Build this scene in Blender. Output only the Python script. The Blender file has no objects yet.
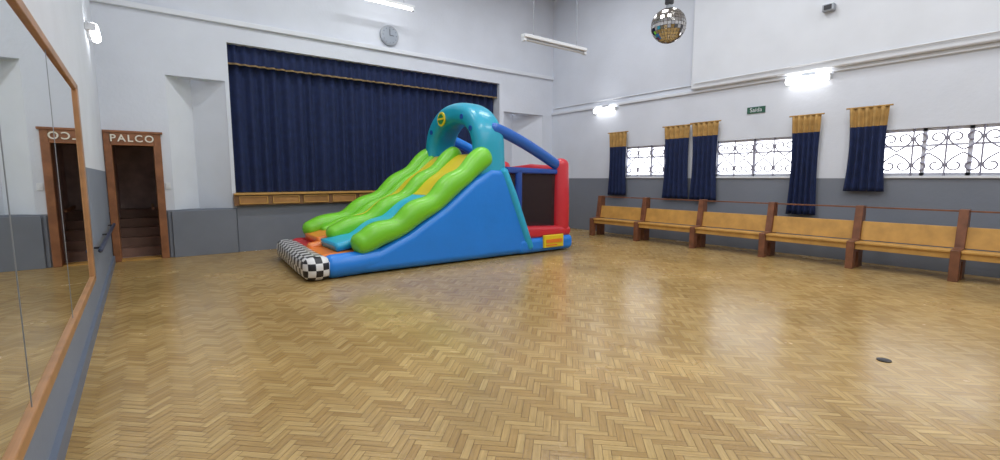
import bpy, bmesh, math, random
from mathutils import Vector, Matrix
random.seed(4)
S=bpy.context.scene
C=S.collection
# ------------------------------------------------------------ helpers
def mat(name,col,rough=.6,metal=0,var=0,vscale=4,bump=0,bscale=30,coat=0,emit=0,alpha=1):
    m=bpy.data.materials.new(name); m.use_nodes=True
    nt=m.node_tree; b=nt.nodes['Principled BSDF']
    b.inputs['Base Color'].default_value=(*col,1)
    b.inputs['Roughness'].default_value=rough
    b.inputs['Metallic'].default_value=metal
    if coat: b.inputs['Coat Weight'].default_value=coat; b.inputs['Coat Roughness'].default_value=.15
    if emit:
        b.inputs['Emission Color'].default_value=(*col,1); b.inputs['Emission Strength'].default_value=emit
    b.inputs['Alpha'].default_value=alpha
    tc=nt.nodes.new('ShaderNodeTexCoord')
    if var:
        n=nt.nodes.new('ShaderNodeTexNoise'); n.inputs['Scale'].default_value=vscale; n.inputs['Detail'].default_value=5
        nt.links.new(tc.outputs['Object'],n.inputs['Vector'])
        r=nt.nodes.new('ShaderNodeValToRGB')
        r.color_ramp.elements[0].position=.3; r.color_ramp.elements[1].position=.7
        r.color_ramp.elements[0].color=(*[c*(1-var) for c in col],1)
        r.color_ramp.elements[1].color=(*[min(1,c*(1+var)) for c in col],1)
        nt.links.new(n.outputs['Fac'],r.inputs['Fac']); nt.links.new(r.outputs['Color'],b.inputs['Base Color'])
    if bump:
        n2=nt.nodes.new('ShaderNodeTexNoise'); n2.inputs['Scale'].default_value=bscale; n2.inputs['Detail'].default_value=4
        nt.links.new(tc.outputs['Object'],n2.inputs['Vector'])
        bp=nt.nodes.new('ShaderNodeBump'); bp.inputs['Strength'].default_value=bump; bp.inputs['Distance'].default_value=.02
        nt.links.new(n2.outputs['Fac'],bp.inputs['Height']); nt.links.new(bp.outputs['Normal'],b.inputs['Normal'])
    return m
def empty(name,loc=(0,0,0),rz=0):
    e=bpy.data.objects.new(name,None); e.location=loc; e.rotation_euler=(0,0,rz); e.empty_display_size=.2
    C.objects.link(e); return e
def addobj(name,me,m=None,parent=None,smooth=False):
    o=bpy.data.objects.new(name,me); C.objects.link(o)
    if m is not None:
        for x in (m if isinstance(m,(list,tuple)) else [m]): me.materials.append(x)
    if parent: o.parent=parent
    if smooth:
        for p in me.polygons: p.use_smooth=True
    return o
def pydata(name,v,f,m=None,parent=None,smooth=False):
    me=bpy.data.meshes.new(name); me.from_pydata([tuple(x) for x in v],[],f); me.update()
    bm=bmesh.new(); bm.from_mesh(me); bmesh.ops.recalc_face_normals(bm,faces=bm.faces); bm.to_mesh(me); bm.free()
    return addobj(name,me,m,parent,smooth)
BF=[(0,1,3,2),(4,6,7,5),(0,4,5,1),(2,3,7,6),(0,2,6,4),(1,5,7,3)]
def boxes(name,lst,m,parent=None,bevel=0):
    v=[];f=[]
    for (x0,x1,y0,y1,z0,z1) in lst:
        b=len(v)
        v+=[(x,y,z) for x in (x0,x1) for y in (y0,y1) for z in (z0,z1)]
        f+=[tuple(b+i for i in q) for q in BF]
    o=pydata(name,v,f,m,parent)
    if bevel: bev(o,bevel)
    return o
def bev(o,w,seg=3,sm=False):
    md=o.modifiers.new('b','BEVEL'); md.width=w; md.segments=seg; md.limit_method='ANGLE'; md.angle_limit=.6
    if sm:
        for p in o.data.polygons: p.use_smooth=True
        o.modifiers.new('w','WEIGHTED_NORMAL')
def prism(name,pts,a0,a1,m,parent=None,axis='Y',bevel=0,seg=3,sm=False):
    n=len(pts)
    if axis=='Y': v=[(p[0],a0,p[1]) for p in pts]+[(p[0],a1,p[1]) for p in pts]
    elif axis=='X': v=[(a0,p[0],p[1]) for p in pts]+[(a1,p[0],p[1]) for p in pts]
    else: v=[(p[0],p[1],a0) for p in pts]+[(p[0],p[1],a1) for p in pts]
    f=[tuple(range(n)),tuple(range(2*n-1,n-1,-1))]+[(i,(i+1)%n,n+(i+1)%n,n+i) for i in range(n)]
    o=pydata(name,v,f,m,parent)
    if bevel: bev(o,bevel,seg,sm)
    return o
def sweep(name,path,B,ra,rb,m,parent=None,n=24,p=2.0,capk=5):
    path=[Vector(q) for q in path]; B=Vector(B).normalized(); N=len(path)
    if not isinstance(ra,(list,tuple)): ra=[ra]*N
    if not isinstance(rb,(list,tuple)): rb=[rb]*N
    T=[]
    for i in range(N):
        t=(path[min(N-1,i+1)]-path[max(0,i-1)]).normalized(); T.append(t)
    rings=[]
    def ring(c,t,a,b):
        nn=B.cross(t).normalized(); r=[]
        for k in range(n):
            an=2*math.pi*k/n; ca,sa=math.cos(an),math.sin(an)
            r.append(c+B*(a*math.copysign(abs(ca)**(2/p),ca))+nn*(b*math.copysign(abs(sa)**(2/p),sa)))
        return r
    for k in range(capk):
        th=math.pi/2*(1-(k+.3)/capk); s=math.cos(th)
        rings.append(ring(path[0]-T[0]*rb[0]*.8*math.sin(th),T[0],ra[0]*s,rb[0]*s))
    for i in range(N): rings.append(ring(path[i],T[i],ra[i],rb[i]))
    for k in range(capk-1,-1,-1):
        th=math.pi/2*(1-(k+.3)/capk); s=math.cos(th)
        rings.append(ring(path[-1]+T[-1]*rb[-1]*.8*math.sin(th),T[-1],ra[-1]*s,rb[-1]*s))
    v=[q for r in rings for q in r]; f=[]
    for i in range(len(rings)-1):
        for k in range(n):
            f.append((i*n+k,i*n+(k+1)%n,(i+1)*n+(k+1)%n,(i+1)*n+k))
    f.append(tuple(range(n))); f.append(tuple(range(len(v)-n,len(v))))
    return pydata(name,v,f,m,parent,True)
def cyl(name,c,r,h,axis,m,parent=None,n=40,bevel=0):
    bm=bmesh.new(); bmesh.ops.create_cone(bm,cap_ends=True,segments=n,radius1=r,radius2=r,depth=h)
    R={'Z':Matrix(),'X':Matrix.Rotation(math.pi/2,4,'Y'),'Y':Matrix.Rotation(math.pi/2,4,'X')}[axis]
    bmesh.ops.transform(bm,matrix=Matrix.Translation(c)@R,verts=bm.verts)
    me=bpy.data.meshes.new(name); bm.to_mesh(me); bm.free()
    o=addobj(name,me,m,parent)
    if bevel: bev(o,bevel,3)
    return o
def curves(name,polys,r,m,parent=None):
    cu=bpy.data.curves.new(name,'CURVE'); cu.dimensions='3D'; cu.bevel_depth=r; cu.bevel_resolution=1
    for pl in polys:
        s=cu.splines.new('POLY'); s.points.add(len(pl)-1)
        for i,q in enumerate(pl): s.points[i].co=(*q,1)
    o=bpy.data.objects.new(name,cu); C.objects.link(o); cu.materials.append(m)
    if parent: o.parent=parent
    return o
# ------------------------------------------------------------ dims
XR=10.2; YB=10.8; YF=-4.0; H=6.8; ZB=-.12
LX=-.44; LR=math.atan(.010)
# ------------------------------------------------------------ materials
def wallmat(name,upper,lower,zsplit):
    m=mat(name,upper,.85,bump=.15,bscale=18); nt=m.node_tree; b=nt.nodes['Principled BSDF']
    g=nt.nodes.new('ShaderNodeNewGeometry'); s=nt.nodes.new('ShaderNodeSeparateXYZ'); nt.links.new(g.outputs['Position'],s.inputs[0])
    gt=nt.nodes.new('ShaderNodeMath'); gt.operation='GREATER_THAN'; gt.inputs[1].default_value=zsplit
    nt.links.new(s.outputs['Z'],gt.inputs[0])
    n=nt.nodes.new('ShaderNodeTexNoise'); n.inputs['Scale'].default_value=.9; n.inputs['Detail'].default_value=6
    nt.links.new(g.outputs['Position'],n.inputs['Vector'])
    mr=nt.nodes.new('ShaderNodeMapRange'); mr.inputs[1].default_value=.3; mr.inputs[2].default_value=.7; mr.inputs[3].default_value=.93; mr.inputs[4].default_value=1.04
    nt.links.new(n.outputs['Fac'],mr.inputs[0])
    mx=nt.nodes.new('ShaderNodeMix'); mx.data_type='RGBA'
    mx.inputs[6].default_value=(*lower,1); mx.inputs[7].default_value=(*upper,1)
    nt.links.new(gt.outputs[0],mx.inputs[0])
    sc=nt.nodes.new('ShaderNodeVectorMath'); sc.operation='SCALE'
    nt.links.new(mx.outputs[2],sc.inputs[0]); nt.links.new(mr.outputs[0],sc.inputs['Scale'])
    nt.links.new(sc.outputs[0],b.inputs['Base Color'])
    return m
WH=(.71,.745,.815); GR=(.20,.22,.26)
m_wall=wallmat('wall_paint',WH,GR,1.5)
m_wallb=wallmat('wall_paint_back',WH,GR,.9)
m_wallL=wallmat('wall_paint_left',WH,(.22,.25,.31),1.62)
m_grey=mat('grey_paint',GR,.7,var=.06,vscale=2)
m_white=mat('white_paint',(.74,.77,.82),.6,var=.03,vscale=2)
m_ceil=mat('ceiling_paint',(.68,.71,.76),.9,var=.03)
m_door=mat('brown_door_wood',(.30,.12,.05),.4,var=.25,vscale=6)
m_brown=mat('dark_bench_wood',(.20,.08,.04),.4,var=.25,vscale=7)
m_honey=mat('honey_wood',(.56,.31,.08),.4,var=.15,vscale=5)
m_frame=mat('mirror_frame_wood',(.42,.21,.09),.35,var=.2,vscale=5)
m_mirror=mat('mirror_glass',(.84,.86,.84),.015,metal=1)
m_navy=mat('navy_velvet',(.009,.020,.078),.85,var=.2,vscale=8)
m_gold=mat('gold_cloth',(.44,.26,.08),.8,var=.2,vscale=9)
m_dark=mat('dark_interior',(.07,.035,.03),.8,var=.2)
m_metal=mat('grey_metal',(.35,.37,.4),.4,metal=.6)
m_plast=mat('white_plastic',(.75,.77,.8),.4)
m_black=mat('black_plastic',(.02,.02,.025),.4)
m_tube=mat('lit_tube',(1,1,1),.4,emit=8)
# ------------------------------------------------------------ floor
def build_floor():
    W=.048; n=4; v=[];f=[];cols=[]
    c=math.cos(math.pi/4); s=c; g=.0013
    x0,x1,y0,y1=-1.0,XR,YF,YB
    def add(ax,ay,bx,by,d):
        ax=ax*W+g; ay=ay*W+g; bx=bx*W-g; by=by*W-g
        q=[(ax,ay),(bx,ay),(bx,by),(ax,by)]
        q=[((X*c-Y*s)+4,(X*s+Y*c)+3) for X,Y in q]
        if max(p[0] for p in q)<x0 or min(p[0] for p in q)>x1 or max(p[1] for p in q)<y0 or min(p[1] for p in q)>y1: return
        q=[(min(max(p[0],x0),x1),min(max(p[1],y0),y1)) for p in q]
        b=len(v); v.extend([(p[0],p[1],0) for p in q]); f.append((b,b+1,b+2,b+3)); cols.append((random.random(),d))
    R=int(13/W)
    for k in range(-R,R):
        lo=int((-13/W-k)/(2*n))-2; hi=int((13/W-k)/(2*n))+2
        for m_ in range(lo,hi):
            o=2*n*m_
            add(k+o,k,k+o+n,k+1,0)
            add(k+n+o,k-n+1,k+n+o+1,k+1,1)
    nb=len(f)
    b=len(v); v+= [(x0,y0,-.003),(x1,y0,-.003),(x1,y1,-.003),(x0,y1,-.003)]; f.append((b,b+1,b+2,b+3)); cols.append((0,0))
    me=bpy.data.meshes.new('floor'); me.from_pydata(v,[],f); me.update()
    ca=me.color_attributes.new('Plank','FLOAT_COLOR','CORNER')
    i=0
    for fi,p in enumerate(me.polygons):
        for _ in range(4):
            ca.data[i].color=(cols[fi][0],cols[fi][1],0,1); i+=1
    m=bpy.data.materials.new('parquet'); m.use_nodes=True; nt=m.node_tree; B=nt.nodes['Principled BSDF']
    at=nt.nodes.new('ShaderNodeAttribute'); at.attribute_name='Plank'
    sp=nt.nodes.new('ShaderNodeSeparateColor'); nt.links.new(at.outputs['Color'],sp.inputs[0])
    r=nt.nodes.new('ShaderNodeValToRGB'); e=r.color_ramp.elements
    e[0].color=(.43,.265,.090,1); e[1].color=(.58,.395,.155,1); x=e.new(.5); x.color=(.505,.328,.120,1)
    nt.links.new(sp.outputs[0],r.inputs['Fac'])
    tc=nt.nodes.new('ShaderNodeTexCoord')
    rot=nt.nodes.new('ShaderNodeMapping'); rot.inputs['Rotation'].default_value=(0,0,math.pi/4); nt.links.new(tc.outputs['Object'],rot.inputs[0])
    def grain(sc):
        mp=nt.nodes.new('ShaderNodeMapping'); mp.inputs['Scale'].default_value=sc; nt.links.new(rot.outputs[0],mp.inputs[0])
        n_=nt.nodes.new('ShaderNodeTexNoise'); n_.inputs['Scale'].default_value=1; n_.inputs['Detail'].default_value=3
        nt.links.new(mp.outputs[0],n_.inputs['Vector']); return n_
    ga=grain((60,3,1)); gb=grain((3,60,1))
    mg=nt.nodes.new('ShaderNodeMix'); mg.data_type='FLOAT'; nt.links.new(sp.outputs[1],mg.inputs[0]); nt.links.new(ga.outputs['Fac'],mg.inputs[2]); nt.links.new(gb.outputs['Fac'],mg.inputs[3])
    mr=nt.nodes.new('ShaderNodeMapRange'); mr.inputs[1].default_value=.3; mr.inputs[2].default_value=.7; mr.inputs[3].default_value=.80; mr.inputs[4].default_value=1.12
    nt.links.new(mg.outputs[0],mr.inputs[0])
    big=nt.nodes.new('ShaderNodeTexNoise'); big.inputs['Scale'].default_value=.7; big.inputs['Detail'].default_value=5; big.inputs['Roughness'].default_value=.62; nt.links.new(tc.outputs['Object'],big.inputs['Vector'])
    mb=nt.nodes.new('ShaderNodeMapRange'); mb.inputs[1].default_value=.3; mb.inputs[2].default_value=.7; mb.inputs[3].default_value=.80; mb.inputs[4].default_value=1.10
    nt.links.new(big.outputs['Fac'],mb.inputs[0])
    mm=nt.nodes.new('ShaderNodeMath'); mm.operation='MULTIPLY'; nt.links.new(mr.outputs[0],mm.inputs[0]); nt.links.new(mb.outputs[0],mm.inputs[1])
    vs=nt.nodes.new('ShaderNodeVectorMath'); vs.operation='SCALE'; nt.links.new(r.outputs[0],vs.inputs[0]); nt.links.new(mm.outputs[0],vs.inputs['Scale'])
    nt.links.new(vs.outputs[0],B.inputs['Base Color'])
    rr=nt.nodes.new('ShaderNodeMapRange'); rr.inputs[1].default_value=.3; rr.inputs[2].default_value=.7; rr.inputs[3].default_value=.19; rr.inputs[4].default_value=.30; nt.links.new(big.outputs['Fac'],rr.inputs[0])
    nt.links.new(rr.outputs[0],B.inputs['Roughness']); B.inputs['IOR'].default_value=1.5
    bp=nt.nodes.new('ShaderNodeBump'); bp.inputs['Strength'].default_value=.08; bp.inputs['Distance'].default_value=.003
    ad=nt.nodes.new('ShaderNodeMath'); nt.links.new(sp.outputs[0],ad.inputs[0]); nt.links.new(mg.outputs[0],ad.inputs[1])
    nt.links.new(ad.outputs[0],bp.inputs['Height']); nt.links.new(bp.outputs[0],B.inputs['Normal'])
    m2=mat('parquet_joint',(.15,.08,.035),.7)
    o=addobj('floor',me,[m,m2]); me.polygons[nb].material_index=1
build_floor()
# ------------------------------------------------------------ ceiling, walls
boxes('ceiling',[(-1.2,XR+.3,YF-.2,YB+1.5,H,H+.2)],m_ceil)
boxes('wall_front',[(-1.0,XR+.3,YF-.2,YF,ZB,H)],m_wall)
# left wall (local space, slightly rotated)
def leftw(name): return empty(name,(LX,0,0),LR)
L=boxes('wall_left',[(-.2,0,YF-.2,YB+.2,ZB,H)],m_wallL); L.location=(LX,0,0); L.rotation_euler=(0,0,LR)
mb=boxes('baseboard_left',[(0,.03,YF,YB-.05,0,.12)],mat('blue_grey_skirting',(.16,.19,.25),.5)); mb.location=(LX,0,0); mb.rotation_euler=(0,0,LR)
me_=leftw('wall_mirror')
y0,y1,z0,z1=-2.5,6.2,.47,2.40; fw=.065
boxes('frame',[(0,.04,y0,y1,z0,z0+fw),(0,.04,y0,y1,z1-fw,z1),(0,.04,y1-.16,y1,z0,z1),(0,.04,y0,y0+fw,z0,z1)],m_frame,me_,.008)
boxes('glass',[(.005,.02,y0+fw*.5,y1-fw*.5,z0+fw*.5,z1-fw*.5)],m_mirror,me_)
boxes('pane_joint',[(.02,.022,y,y+.006,z0+fw,z1-fw) for y in (1.2,2.7,4.3)],m_metal,me_)
hr=leftw('handrail')
sweep('rail',[(.07,6.6,.72),(.07,8,.72),(.07,10.3,.72)],(0,0,1),.022,.022,mat('navy_rail',(.03,.04,.08),.4),hr,12)
for i,y in enumerate((6.9,8.5,10.1)): cyl('bracket_%d'%i,(.035,y,.72),.012,.07,'X',m_black,hr,12)
def wall_lamp(loc,rz):
    e=empty('wall_lamp',loc,rz)   # local: +X out of wall
    boxes('base',[(0,.05,-.38,.38,-.05,.05)],m_plast,e,.01)
    boxes('bracket',[(0,.06,-.12,.12,.05,.13)],m_metal,e,.01)
    sweep('tube',[(.09,-.33,0),(.09,0,0),(.09,.33,0)],(0,0,1),.065,.06,m_tube,e,16)
    for s in (-1,1): boxes('cap_%d'%(s+1),[(.02,.12,s*.36-.02,s*.36+.02,-.05,.05)],m_plast,e,.006)
ly=9.2; wall_lamp((LX-.010*ly,ly,3.60),LR)
# right wall with windows
WIN=[(6.45,7.98),(3.9,5.5),(.9,2.55)]; WZ0,WZ1=1.54,2.32
seg=[]; ycur=YB+.2
for a,b in WIN:
    seg.append((XR,XR+.25,b,ycur,ZB,H)); seg.append((XR,XR+.25,a,b,ZB,WZ0)); seg.append((XR,XR+.25,a,b,WZ1,H)); ycur=a
seg.append((XR,XR+.25,YF-.2,ycur,ZB,H))
boxes('wall_right',seg,m_wall)
boxes('trim_1',[(XR-.05,XR,YF,YB,3.43,3.5)],m_white,None,.01)
boxes('trim_2',[(XR-.14,XR,YF,6.1,3.5,H)],m_white,None,.03)
boxes('trim_3',[(-.7,XR,YB-.07,YB,4.48,4.58)],m_white,None,.015)
curves('wall_conduit',[[(XR-.02,YB-.1,3.62),(XR-.02,6.15,3.62)],[(XR-.17,6.0,3.62),(XR-.17,YF+.1,3.62)]],.012,m_plast)
m_glass=bpy.data.materials.new('window_glass'); m_glass.use_nodes=True
nt=m_glass.node_tree; nt.nodes.remove(nt.nodes['Principled BSDF'])
t=nt.nodes.new('ShaderNodeBsdfTransparent'); g=nt.nodes.new('ShaderNodeBsdfGlossy'); g.inputs['Roughness'].default_value=.05; mx=nt.nodes.new('ShaderNodeMixShader'); mx.inputs[0].default_value=.05
nt.links.new(t.outputs[0],mx.inputs[1]); nt.links.new(g.outputs[0],mx.inputs[2]); nt.links.new(mx.outputs[0],nt.nodes['Material Output'].inputs[0])
m_iron=mat('grille_iron',(.28,.27,.34),.6)
m_wframe=mat('window_frame_paint',(.58,.59,.66),.5,var=.05)
GX=XR+.045
for wi,(a,b) in enumerate(WIN):
    e=empty('window_%d'%(wi+1))
    np_=3 if wi==2 else 2
    F=[(XR+.06,XR+.13,a,b,WZ0,WZ0+.05),(XR+.06,XR+.13,a,b,WZ1-.05,WZ1)]
    F+=[(XR+.06,XR+.13,a+(b-a)*i/np_-.028,a+(b-a)*i/np_+.028,WZ0,WZ1) for i in range(np_+1)]
    F+=[(XR+.07,XR+.12,a,b,WZ1-.30,WZ1-.265)]
    boxes('frame',F,m_wframe,e)
    boxes('sill',[(XR-.03,XR+.1,a-.04,b+.04,WZ0-.04,WZ0)],m_white,e,.005)
    boxes('glass',[(XR+.09,XR+.095,a,b,WZ0,WZ1)],m_glass,e)
    pl=[]; nn=int((b-a)/.37); w=(b-a)/nn; zm=(WZ0+WZ1)/2
    for i in range(nn):
        cy=a+w*(i+.5)
        for s in (1,-1):
            for sg in (1,-1):
                pts=[]
                for k in range(26):
                    u=k/25
                    if u<.45:
                        q=u/.45; pts.append((GX,cy+s*w*.45*math.sin(q*math.pi/2),zm+sg*(.02+.20*q)))
                    else:
                        q=(u-.45)/.55; A=q*5.0; rr=.45*w*.5*(1-.55*q)
                        pts.append((GX,cy+s*(w*.225+rr*math.cos(A)),zm+sg*(.22+rr*math.sin(A))))
                pl.append(pts)
        pl.append([(GX,cy-w*.5,WZ0),(GX,cy-w*.5,WZ1)])
    curves('grille',pl,.0135,m_iron,e)
# window curtains
def curtain(y0,y1,zt,zb):
    e=empty('window_curtain'); n=60; rows=18; v=[];f=[]; mi=[]
    for j in range(rows+1):
        k=j/rows; z=zt+(zb-zt)*k
        sq=1-.12*math.sin(k*math.pi)+.05*k
        for i in range(n+1):
            u=i/n; yc=(y0+y1)/2; y=yc+(u-.5)*(y1-y0)*sq
            x=XR-.10+(.035*math.sin(u*math.pi*2*5+.6*math.sin(k*3))+.012*math.sin(u*31+k*2))*(.5+.5*k)
            v.append((x,y,z))
    gr=max(1,round(rows*.33/(zt-zb)))
    for j in range(rows):
        for i in range(n):
            f.append((j*(n+1)+i,j*(n+1)+i+1,(j+1)*(n+1)+i+1,(j+1)*(n+1)+i)); mi.append(1 if j<gr else 0)
    me=bpy.data.meshes.new('cloth'); me.from_pydata(v,[],f); me.update()
    o=addobj('cloth',me,[m_navy,m_gold],e,True)
    for p,q in zip(me.polygons,mi): p.material_index=q
    sd=o.modifiers.new('s','SOLIDIFY'); sd.thickness=.008
    cyl('rod',(XR-.1,(y0+y1)/2,zt+.01),.014,(y1-y0)+.1,'Y',m_gold,e,12)
    boxes('rod_bracket',[(XR-.1,XR,(y0+y1)/2-.01,(y0+y1)/2+.01,zt,zt+.02)],m_metal,e)
for q in [(7.88,8.45,2.70,1.05),(6.1,6.76,2.72,1.02),(5.42,6.04,2.74,1.0),(3.46,3.95,2.68,.8),(2.46,3.02,2.72,1.27)]: curtain(*q)
wall_lamp((XR,8.65,3.35),math.pi)
wall_lamp((XR,3.74,3.36),math.pi)
# exit sign
e=empty('exit_sign'); boxes('plate',[(XR-.02,XR,4.5,4.86,2.84,2.97)],mat('sign_green',(.02,.10,.06),.5),e,.003)
tx=bpy.data.curves.new('letters','FONT'); tx.body='Sa\u00edda'; tx.size=.12; tx.align_x='CENTER'; tx.align_y='CENTER'
o=bpy.data.objects.new('letters',tx); C.objects.link(o); o.parent=e; o.location=(XR-.023,4.68,2.905); o.rotation_euler=(math.pi/2,0,-math.pi/2); tx.materials.append(m_plast)
e=empty('security_sensor'); boxes('body',[(XR-.26,XR-.14,3.34,3.52,4.48,4.60)],m_metal,e,.01); boxes('lens',[(XR-.27,XR-.26,3.37,3.49,4.50,4.58)],m_black,e); 
# ------------------------------------------------------------ back wall
SX0,SX1,SZ0,SZ1=1.45,8.15,1.2,4.15
N0,N1=.42,1.38; M0,M1=8.3,9.8; NZ=3.4
DX0,DX1,DZ=-.46,.19,2.08
seg=[(-1.0,DX0,YB,YB+.3,ZB,H),(DX0,DX1,YB,YB+.3,DZ,H),(DX1,N0,YB,YB+.3,ZB,H),
 (N0,SX0,YB,YB+.3,NZ,H),(SX0,SX1,YB,YB+.3,SZ1,H),(SX1,XR+.2,YB,YB+.3,NZ,H),(M1,XR+.2,YB,YB+.3,ZB,NZ),
 (N1,SX0,YB,YB+.3,.9,NZ),(SX1,M0,YB,YB+.3,ZB,NZ),(M0,M1,YB,YB+.3,ZB,.9),(N0,N1,YB,YB+.3,ZB,.9),(N1,SX0,YB,YB+.3,ZB,.9)]
boxes('wall_back',seg,m_wallb)
for i,(a,b) in enumerate(((N0,N1),(M0,M1))):
    c=(a+b)/2-.05
    prism('wall_niche_%s'%('left','right')[i],[(a,YB+.3),(a,YB+.02),(c,YB+.5),(b,YB+.02),(b,YB+.3),(b,YB+.7),(a,YB+.7)],.0,NZ+.3,m_wall if i else m_white,None,'Z')
boxes('stage_plinth',[(.36,SX0-.02,YB-.07,YB,0,.88),(.30,.36,YB-.03,YB,0,.88)],m_grey,None,.006)  # grey stage plinth against the wall, below the left niche
# stage
e=empty('stage')
boxes('front_wall',[(SX0,SX1,YB-.02,YB+.1,0,1.02)],m_grey,e)
boxes('deck',[(SX0-.05,SX1,YB-.16,YB+2.6,1.16,1.2)],m_honey,e,.008)
boxes('fascia',[(SX0-.05,SX1,YB-.11,YB,.95,1.16)],mat('fascia_wood',(.24,.12,.05),.45,var=.2),e)
pan=[(SX0+.05+i*.62,SX0+.55+i*.62) for i in range(10)]
boxes('counter_panels',[(a,b,YB-.12,YB-.11,.985,1.125) for a,b in pan],mat('panel_wood',(.44,.22,.07),.45,var=.2),e,.004)
boxes('panel_frames',[(a,b,YB-.135,YB-.11,z,z+.018) for a,b in pan for z in (.975,1.12)]+[(x,x+.018,YB-.135,YB-.11,.975,1.138) for a,b in pan for x in (a-.01,b)],m_honey,e)
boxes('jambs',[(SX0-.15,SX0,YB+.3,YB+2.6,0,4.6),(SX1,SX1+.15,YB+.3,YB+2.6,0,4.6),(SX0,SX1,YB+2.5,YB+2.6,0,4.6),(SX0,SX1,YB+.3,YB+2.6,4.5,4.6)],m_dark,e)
def drape(name,x0,x1,y,z0,z1,freq,amp,m,par):
    n=int((x1-x0)*freq*10); v=[];f=[]
    ph=[random.uniform(-.5,.5) for _ in range(int((x1-x0)*freq)+3)]
    rows=6
    for j in range(rows+1):
        k=j/rows
        for i in range(n+1):
            x=x0+(x1-x0)*i/n; q=(x-x0)*freq; c=int(q)
            p=ph[c]*(1-(q-c))+ph[c+1]*(q-c)
            v.append((x,y+amp*math.sin(2*math.pi*q+p*2)*(1+p*.5)*(.7+.3*k),z1+(z0-z1)*k))
    for j in range(rows):
        for i in range(n): f.append((j*(n+1)+i,j*(n+1)+i+1,(j+1)*(n+1)+i+1,(j+1)*(n+1)+i))
    return pydata(name,v,f,m,par,True)
e=empty('stage_curtain')
drape('main_cloth',SX0+.01,SX1-.01,YB+.28,SZ0+.01,SZ1+.1,4.2,.055,m_navy,e)
drape('valance',SX0+.01,SX1-.01,YB+.13,3.80,SZ1+.1,5.5,.03,m_navy,e)
drape('fringe',SX0+.01,SX1-.01,YB+.127,3.765,3.80,5.5,.03,mat('dull_gold',(.28,.19,.09),.8),e)
# clock
e=empty('wall_clock'); cyl('rim',(4.85,YB-.03,4.86),.23,.06,'Y',m_metal,e,48,.01); cyl('face',(4.85,YB-.064,4.86),.2,.01,'Y',mat('clock_face',(.32,.36,.42),.4),e,48)
boxes('hands',[(4.842,4.858,YB-.075,YB-.07,4.86,5.0),(4.85,4.95,YB-.075,YB-.07,4.852,4.868)],m_black,e)
tk=[]
for i in range(12):
    a=i*math.pi/6; cx=4.85+.17*math.sin(a); cz=4.86+.17*math.cos(a); tk.append((cx-.008,cx+.008,YB-.073,YB-.069,cz-.008,cz+.008))
boxes('ticks',tk,m_black,e)
# light switch
e=empty('light_switch'); boxes('plate',[(.30,.38,YB-.015,YB,1.3,1.42)],m_plast,e,.003); boxes('rocker',[(.32,.36,YB-.022,YB-.015,1.33,1.39)],m_plast,e,.002)
# door
e=empty('door_1')
boxes('frame',[(DX0-.08,DX0+.03,YB-.06,YB+.3,0,2.32),(DX1-.03,DX1+.09,YB-.06,YB+.3,0,2.32),(DX0,DX1,YB-.06,YB+.3,DZ,2.32)],m_door,e,.01)
boxes('header_cap',[(DX0-.08,DX1+.12,YB-.08,YB,2.3,2.34)],m_door,e,.006)
boxes('threshold',[(DX0,DX1,YB-.04,YB+.3,0,.02)],m_honey,e)
tx=bpy.data.curves.new('sign_letters','FONT'); tx.body='PALCO'; tx.size=.17; tx.align_x='CENTER'; tx.align_y='CENTER'; tx.extrude=.01; tx.space_character=1.25; tx.offset=.003
o=bpy.data.objects.new('sign_letters',tx); C.objects.link(o); o.parent=e; o.location=((DX0+DX1)/2,YB-.075,2.2); o.rotation_euler=(math.pi/2,0,0); tx.materials.append(mat('cream_letters',(.85,.78,.65),.5))
e=empty('staircase')
st=[(DX0,DX1,YB+.5+.28*i,YB+.5+.28*(i+1)+1.4-.28*i,.0,.17*(i+1)) for i in range(5)]
boxes('steps',st,mat('stair_wood',(.24,.14,.10),.6,var=.2),e,.01)
boxes('passage',[(DX0-.1,DX0,YB+.3,YB+2.2,0,2.4),(DX1,DX1+.1,YB+.3,YB+2.2,0,2.4),(DX0-.1,DX1+.1,YB+2.2,YB+2.3,0,2.4),(DX0-.1,DX1+.1,YB+.3,YB+2.2,2.4,2.5),(DX0,DX1,YB+.3,YB+2.2,-.05,0)],mat('passage_wall',(.6,.46,.42),.8,var=.2),e)
boxes('inner_rail',[(DX1-.12,DX1-.08,YB+.4,YB+2.0,.9,.95)],m_door,e)
boxes('baseboard_back',[(M0-.1,XR,YB-.02,YB,0,.1)],m_grey)
# ------------------------------------------------------------ benches
PY=[8.3,6.9,5.45,4.02,2.62,1.35,0.05,-1.3]
prof=[(9.28,0),(9.28,.46),(9.52,.48),(9.60,1.04),(9.76,1.04),(9.76,0),(9.56,0),(9.54,.28),(9.42,.28),(9.40,0)]
for i in range(len(PY)-1):
    a,b=PY[i+1],PY[i]
    e=empty('wooden_bench')
    prism('end_panel',prof,b-.055,b+.055,m_brown,e,'Y',.006)
    if i==len(PY)-2: prism('end_panel_last',prof,a-.055,a+.055,m_brown,e,'Y',.006)
    boxes('seat',[(9.30,9.58,a+.055,b-.055,.42,.455)],m_honey,e,.008)
    boxes('apron',[(9.33,9.355,a+.055,b-.055,.33,.42)],m_honey,e,.004)
    prism('backrest',[(9.57,.47),(9.60,.47),(9.65,.78),(9.62,.78)],a+.055,b-.055,m_honey,e,'Y',.004)
    boxes('top_rail',[(9.67,9.70,a+.055,b-.055,1.0,1.025)],m_brown,e,.004)
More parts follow.
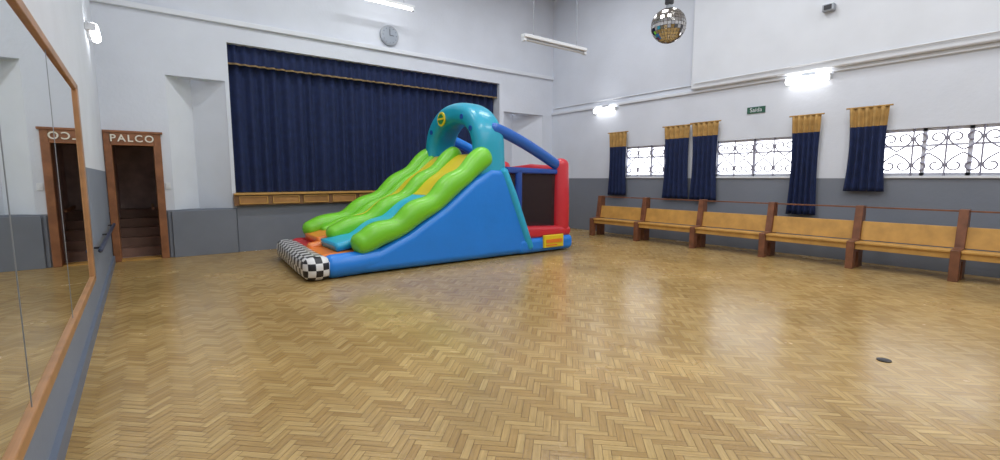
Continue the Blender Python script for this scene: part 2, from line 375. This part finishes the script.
# ------------------------------------------------------------ hanging lamps
def hang(name,x0,x1,y,z,m,zt=H):
    e=empty(name)
    boxes('housing',[(x0,x1,y-.06,y+.06,z+.03,z+.09)],m_plast,e,.01)
    sweep('tube',[(x0+.05,y,z),((x0+x1)/2,y,z),(x1-.05,y,z)],(0,0,1),.022,.022,m,e,12)
    boxes('end_caps',[(x0,x0+.05,y-.04,y+.04,z-.03,z+.03),(x1-.05,x1,y-.04,y+.04,z-.03,z+.03)],m_plast,e)
    curves('cables',[[(x0+.25,y,z+.09),(x0+.25,y,zt)],[(x1-.25,y,z+.09),(x1-.25,y,zt)]],.006,m_metal,e)
hang('hanging_fluorescent_lamp',5.5,7.1,6.6,3.95,mat('unlit_tube',(.6,.62,.65),.4))
hang('hanging_fluorescent_lamp',3.93,5.22,10.2,5.36,m_tube)
# invented ceiling fixtures, added to carry area fill lights for the hall
for x in (2.2,5.0,7.8):
    for y in (-2.0,1.2,4.4,8.0):
        e=empty('ceiling_fill_lamp')
        boxes('housing',[(x-.8,x+.8,y-.2,y+.2,H-.1,H)],m_plast,e,.01)
        boxes('fill_diffuser',[(x-.75,x+.75,y-.16,y+.16,H-.115,H-.1)],m_plast,e)
        ld=bpy.data.lights.new('fill_light','AREA'); ld.shape='RECTANGLE'; ld.size=1.5; ld.size_y=.5; ld.energy=(50 if x>6 else 60); ld.color=(.94,.965,1)
        lo=bpy.data.objects.new('fill_light',ld); C.objects.link(lo); lo.location=(x,y,H-.14); lo.parent=e
# ------------------------------------------------------------ disco ball
e=empty('disco_ball'); bc=Vector((5.08,3.4,3.30)); R=.2
bm=bmesh.new(); bmesh.ops.create_uvsphere(bm,u_segments=30,v_segments=16,radius=R)
ms=bmesh.ops.inset_individual(bm,faces=bm.faces[:],thickness=.003,depth=0)
for fc in ms['faces']: fc.material_index=1
for fc in bm.faces:
    if fc.material_index==0:
        jit=Matrix.Rotation(random.uniform(-.12,.12),4,'X')@Matrix.Rotation(random.uniform(-.12,.12),4,'Z')
        c0=fc.calc_center_median()
        for vv in fc.verts: vv.co=c0+(jit.to_3x3()@(vv.co-c0))
bmesh.ops.translate(bm,verts=bm.verts,vec=bc); me=bpy.data.meshes.new('mirror_tiles'); bm.to_mesh(me); bm.free()
addobj('mirror_tiles',me,[mat('mirror_tile',(.60,.58,.56),.08,metal=1),mat('tile_gap',(.08,.07,.06),.7)],e)
cyl('motor',(5.08,3.4,3.60),.05,.1,'Z',m_black,e,20); curves('chain',[[(5.08,3.4,3.5),(5.08,3.4,H)]],.006,m_metal,e); cyl('cap',(5.08,3.4,3.51),.035,.04,'Z',m_metal,e,20)
# ------------------------------------------------------------ inflatable slide
def vinyl(name,c): return mat(name,c,.38,var=.04,vscale=2,bump=.25,bscale=5,coat=.25)
v_blue=vinyl('vinyl_blue',(.010,.23,.80)); v_cyan=vinyl('vinyl_teal',(.01,.36,.52)); v_green=vinyl('vinyl_green',(.19,.62,.02))
v_red=vinyl('vinyl_red',(.62,.025,.04)); v_yel=vinyl('vinyl_yellow',(.80,.60,.02)); v_or=vinyl('vinyl_orange',(.85,.22,.03)); v_lb=vinyl('vinyl_light_blue',(.02,.45,.72)); v_db=vinyl('vinyl_deep_blue',(.01,.07,.36))
v_w=vinyl('vinyl_white',(.78,.78,.78)); v_k=vinyl('vinyl_black',(.015,.015,.02))
I=empty('inflatable_slide')
YN,YR=6.92,9.28
prism('body',[(2.2,.02),(2.2,.28),(2.75,.32),(3.4,.60),(4.1,1.02),(4.65,1.44),(5.05,1.68),(5.42,1.68),(5.6,1.4),(6.1,.02)],YN,YR,v_blue,I,'Y',.13,6,True)
sweep('rear_edge',[(5.36,YN+.12,1.62),(5.55,YN+.1,1.2),(5.8,YN+.1,.6),(5.98,YN+.1,.16)],(0,1,0),.16,.10,v_lb,I)
PP=[(2.2,.32),(2.75,.38),(3.4,.66),(4.1,1.08),(4.65,1.52),(5.0,1.74)]
def zz(x):
    for (a,za),(b,zb) in zip(PP,PP[1:]):
        if x<=b: return za+(zb-za)*(x-a)/(b-a)
    return PP[-1][1]
def lane(name,ya,yb,m,x0,x1,off=.10):
    n=40; v=[];f=[]
    for i in range(n+1):
        x=x0+(x1-x0)*i/n
        rise=min(1,max(0,(x-2.4)/.6))
        for j in range(7):
            y=ya+(yb-ya)*j/6; v.append((x,y,zz(x)+.04+(off-.04)*rise+.02*math.cos((x-2.5)*2*math.pi/.6)*rise))
    for i in range(n):
        for j in range(6): f.append((i*7+j,i*7+j+1,(i+1)*7+j+1,(i+1)*7+j))
    o=pydata(name,v,f,m,I,True); s=o.modifiers.new('s','SOLIDIFY'); s.thickness=.12; s.offset=-1
lane('lane_near_upper',7.22,8.02,v_yel,4.0,5.0); lane('lane_near_lower',7.22,8.02,v_lb,2.3,4.0)
lane('lane_far_upper',8.18,9.0,v_yel,3.1,5.0); lane('lane_far_lower',8.18,9.0,v_or,2.3,3.1)
# long rounded green rails with soft humps
def rail(name,y,ra,x0,lift,hump=.055,x1=4.97):
    n=90; path=[]; A=[];B_=[]
    for i in range(n+1):
        k=i/n; x=x0+(x1-x0)*k
        w=.5-.5*math.cos(2*math.pi*(k*3.5+.1))
        path.append((x-.02*w,y,zz(x)+lift+hump*w)); A.append(ra*(.95+.08*w)); B_.append(ra*(.9+.16*w))
    for _ in range(8): path=[path[0]]+[tuple((path[i-1][c]+path[i][c]*2+path[i+1][c])/4 for c in range(3)) for i in range(1,n)]+[path[-1]]
    sweep(name,path,(0,1,0),A,B_,v_green,I,28,2.2)
rail('rail_near',7.08,.19,2.62,.11); rail('rail_mid',8.06,.165,2.52,.19); rail('rail_far',9.12,.18,2.42,.19)
rail('rail_far_inner',8.86,.10,2.62,.16,.04,4.9)
# landing zone with chequered bumper
P0=[(1.93,7.08),(1.95,7.6),(1.99,8.1),(2.08,9.4)]
def px_(y):
    for (xa,ya),(xb,yb) in zip(P0,P0[1:]):
        if y<=yb+1e-6: return xa+(xb-xa)*(y-ya)/(yb-ya)
    return 2.08
ys=[7.02+2.38*i/20 for i in range(21)]
nose=sweep('landing_nose',[(px_(max(y,7.08)),y,.18) for y in ys],(0,0,1),.175,.20,v_w,I,24,3.2,5)
nose.data.materials.append(v_k)
# chequered end cap: shader checker, rolled section: one tile per mesh patch
m_chk=mat('vinyl_checker',(1,1,1),.4); nt=m_chk.node_tree; tc=nt.nodes.new('ShaderNodeTexCoord'); ck=nt.nodes.new('ShaderNodeTexChecker'); ck.inputs['Scale'].default_value=10
ck.inputs['Color1'].default_value=(.78,.78,.78,1); ck.inputs['Color2'].default_value=(.015,.015,.02,1)
mp=nt.nodes.new('ShaderNodeMapping'); mp.inputs['Scale'].default_value=(1,.0001,1); mp.inputs['Location'].default_value=(.02,.033,.03)
nt.links.new(tc.outputs['Object'],mp.inputs[0]); nt.links.new(mp.outputs[0],ck.inputs[0]); nt.links.new(ck.outputs[0],nt.nodes['Principled BSDF'].inputs['Base Color'])
nose.data.materials.append(m_chk)
for p_ in nose.data.polygons:
    ri=p_.index//24; k=p_.index%24
    if p_.index>=24*(len(ys)+9) or ri<5 or ri>=5+len(ys)-1: p_.material_index=2
    else: p_.material_index=(ri+k//2)%2
sweep('landing_side_near',[(2.16,7.06,.18),(2.5,7.06,.19),(2.9,7.08,.22)],(0,1,0),.16,.18,v_blue,I)
sweep('landing_side_far',[(2.2,9.2,.2),(2.5,9.2,.2),(2.9,9.15,.24)],(0,1,0),.16,.19,v_red,I)
prism('landing_bed',[(2.02,.25),(2.02,.34),(2.4,.37),(2.7,.38),(2.7,.2)],7.2,8.1,v_or,I,'Y',.04,3,True)
prism('landing_bed_far',[(2.02,.25),(2.02,.34),(2.4,.37),(2.7,.38),(2.7,.2)],8.1,9.1,v_red,I,'Y',.04,3,True)
sweep('landing_divider',[(2.15,8.1,.34),(2.4,8.1,.38),(2.6,8.1,.40)],(0,1,0),.09,.09,v_or,I)
# arch
ap=[];ra=[];rb=[]
for i in range(41):
    th=math.pi*i/40; cy=8.08; c=math.cos(th); s=math.sin(th)
    y=cy-.9*math.copysign(abs(c)**.9,c); z=2.05+.72*abs(s)
    ap.append((5.16,y,z)); ra.append(.31); rb.append(.19+.02*s)
pre=[(5.16,7.18,z) for z in (1.45,1.6,1.75,1.9)]; post=[(5.16,8.98,z) for z in (1.9,1.75,1.6,1.45)]
sweep('arch',pre+ap+post,(1,0,0),[.33,.33,.32,.31]+ra+[.31,.32,.33,.33],[.23,.22,.21,.2]+rb+[.19,.2,.2,.21],v_cyan,I,28,3)
m_dg=vinyl('vinyl_dark_green',(.02,.25,.06))
cyl('arch_badge',(4.845,8.36,2.68),.145,.03,'X',v_yel,I,32,.01); cyl('arch_badge_core',(4.828,8.36,2.68),.10,.012,'X',m_dg,I,32)
boxes('arch_badge_bar',[(4.815,4.824,8.24,8.48,2.665,2.70)],v_yel,I)
for i,(y,z) in enumerate(((7.32,2.42),(7.62,2.66),(8.80,2.45))): cyl('arch_eye_%d'%i,(4.85,y,z),.05,.02,'X',v_db,I,20); 
# bouncer section
prism('bouncer_base',[(5.7,.02),(5.7,.32),(7.18,.32),(7.18,.02)],YN-.02,YR,v_blue,I,'Y',.1,5,True)
prism('bouncer_skirt',[(5.9,.30),(5.85,.56),(7.15,.50),(7.15,.30)],YN+.01,YR-.02,v_red,I,'Y',.08,5,True)
boxes('label_panel',[(6.3,6.85,YN-.06,YN,.10,.36)],v_yel,I,.02)
boxes('label_print',[(6.36,6.79,YN-.07,YN-.058,.2,.27),(6.36,6.65,YN-.07,YN-.058,.14,.165)],v_or,I)
for nm,y in (('near',7.12),('far',9.1)):
    sweep('corner_post_'+nm,[(6.98,y,.4),(6.98,y,1.0),(6.98,y,1.78)],(0,1,0),[.19,.19,.17],[.19,.19,.17],v_red,I,24)
    tp=[(5.25+1.68*k/12,y,2.42-.68*(k/12)**1.25) for k in range(13)]
    sweep('brace_tube_'+nm,tp,(0,1,0),.1,.11,vinyl('vinyl_royal_blue',(.012,.12,.50)) if nm=='near' else v_blue,I,20)
    boxes('inner_post_'+nm,[(5.75,5.9,y-.07,y+.07,.4,1.7)],v_db,I,.05)
sweep('rear_tube',[(7.0,7.2,1.66),(7.0,8.1,1.72),(7.0,9.0,1.66)],(0,0,1),.1,.1,v_red,I,20)
m_net=bpy.data.materials.new('safety_net'); m_net.use_nodes=True; nt=m_net.node_tree
P_=nt.nodes['Principled BSDF']; P_.inputs['Base Color'].default_value=(.03,.015,.018,1); P_.inputs['Roughness'].default_value=.9
P_.inputs['Alpha'].default_value=.72
boxes('net_near',[(5.6,6.9,7.1,7.105,.5,1.62)],m_net,I); boxes('net_far',[(5.6,6.9,9.1,9.105,.5,1.62)],m_net,I); boxes('net_rear',[(6.98,6.985,7.2,9.0,.5,1.6)],m_net,I)
prism('net_header',[(5.5,1.6),(5.5,1.72),(6.9,1.68),(6.9,1.58)],7.05,7.15,v_db,I,'Y',.03)
# ------------------------------------------------------------ small floor things
e=empty('floor_socket_cover'); cyl('plate',(4.78,1.05,.004),.05,.008,'Z',m_black,e,24); cyl('ring',(4.78,1.05,.006),.03,.008,'Z',m_black,e,24)
# ------------------------------------------------------------ world, camera
w=bpy.data.worlds.new('World'); S.world=w; w.use_nodes=True; bg=w.node_tree.nodes['Background']; bg.inputs[0].default_value=(.95,.97,1,1); bg.inputs[1].default_value=4.6
cam=bpy.data.cameras.new('Camera'); co=bpy.data.objects.new('Camera',cam); C.objects.link(co)
cam.sensor_width=36; cam.lens=16.8; cam.clip_start=.05
co.location=(0,0,1.5)
yaw=math.radians(37.1); p=math.radians(6.33)
co.rotation_euler=(math.pi/2-p,0,-yaw)
S.camera=co
S.view_settings.view_transform='Standard'
S.view_settings.exposure=0
print('done')
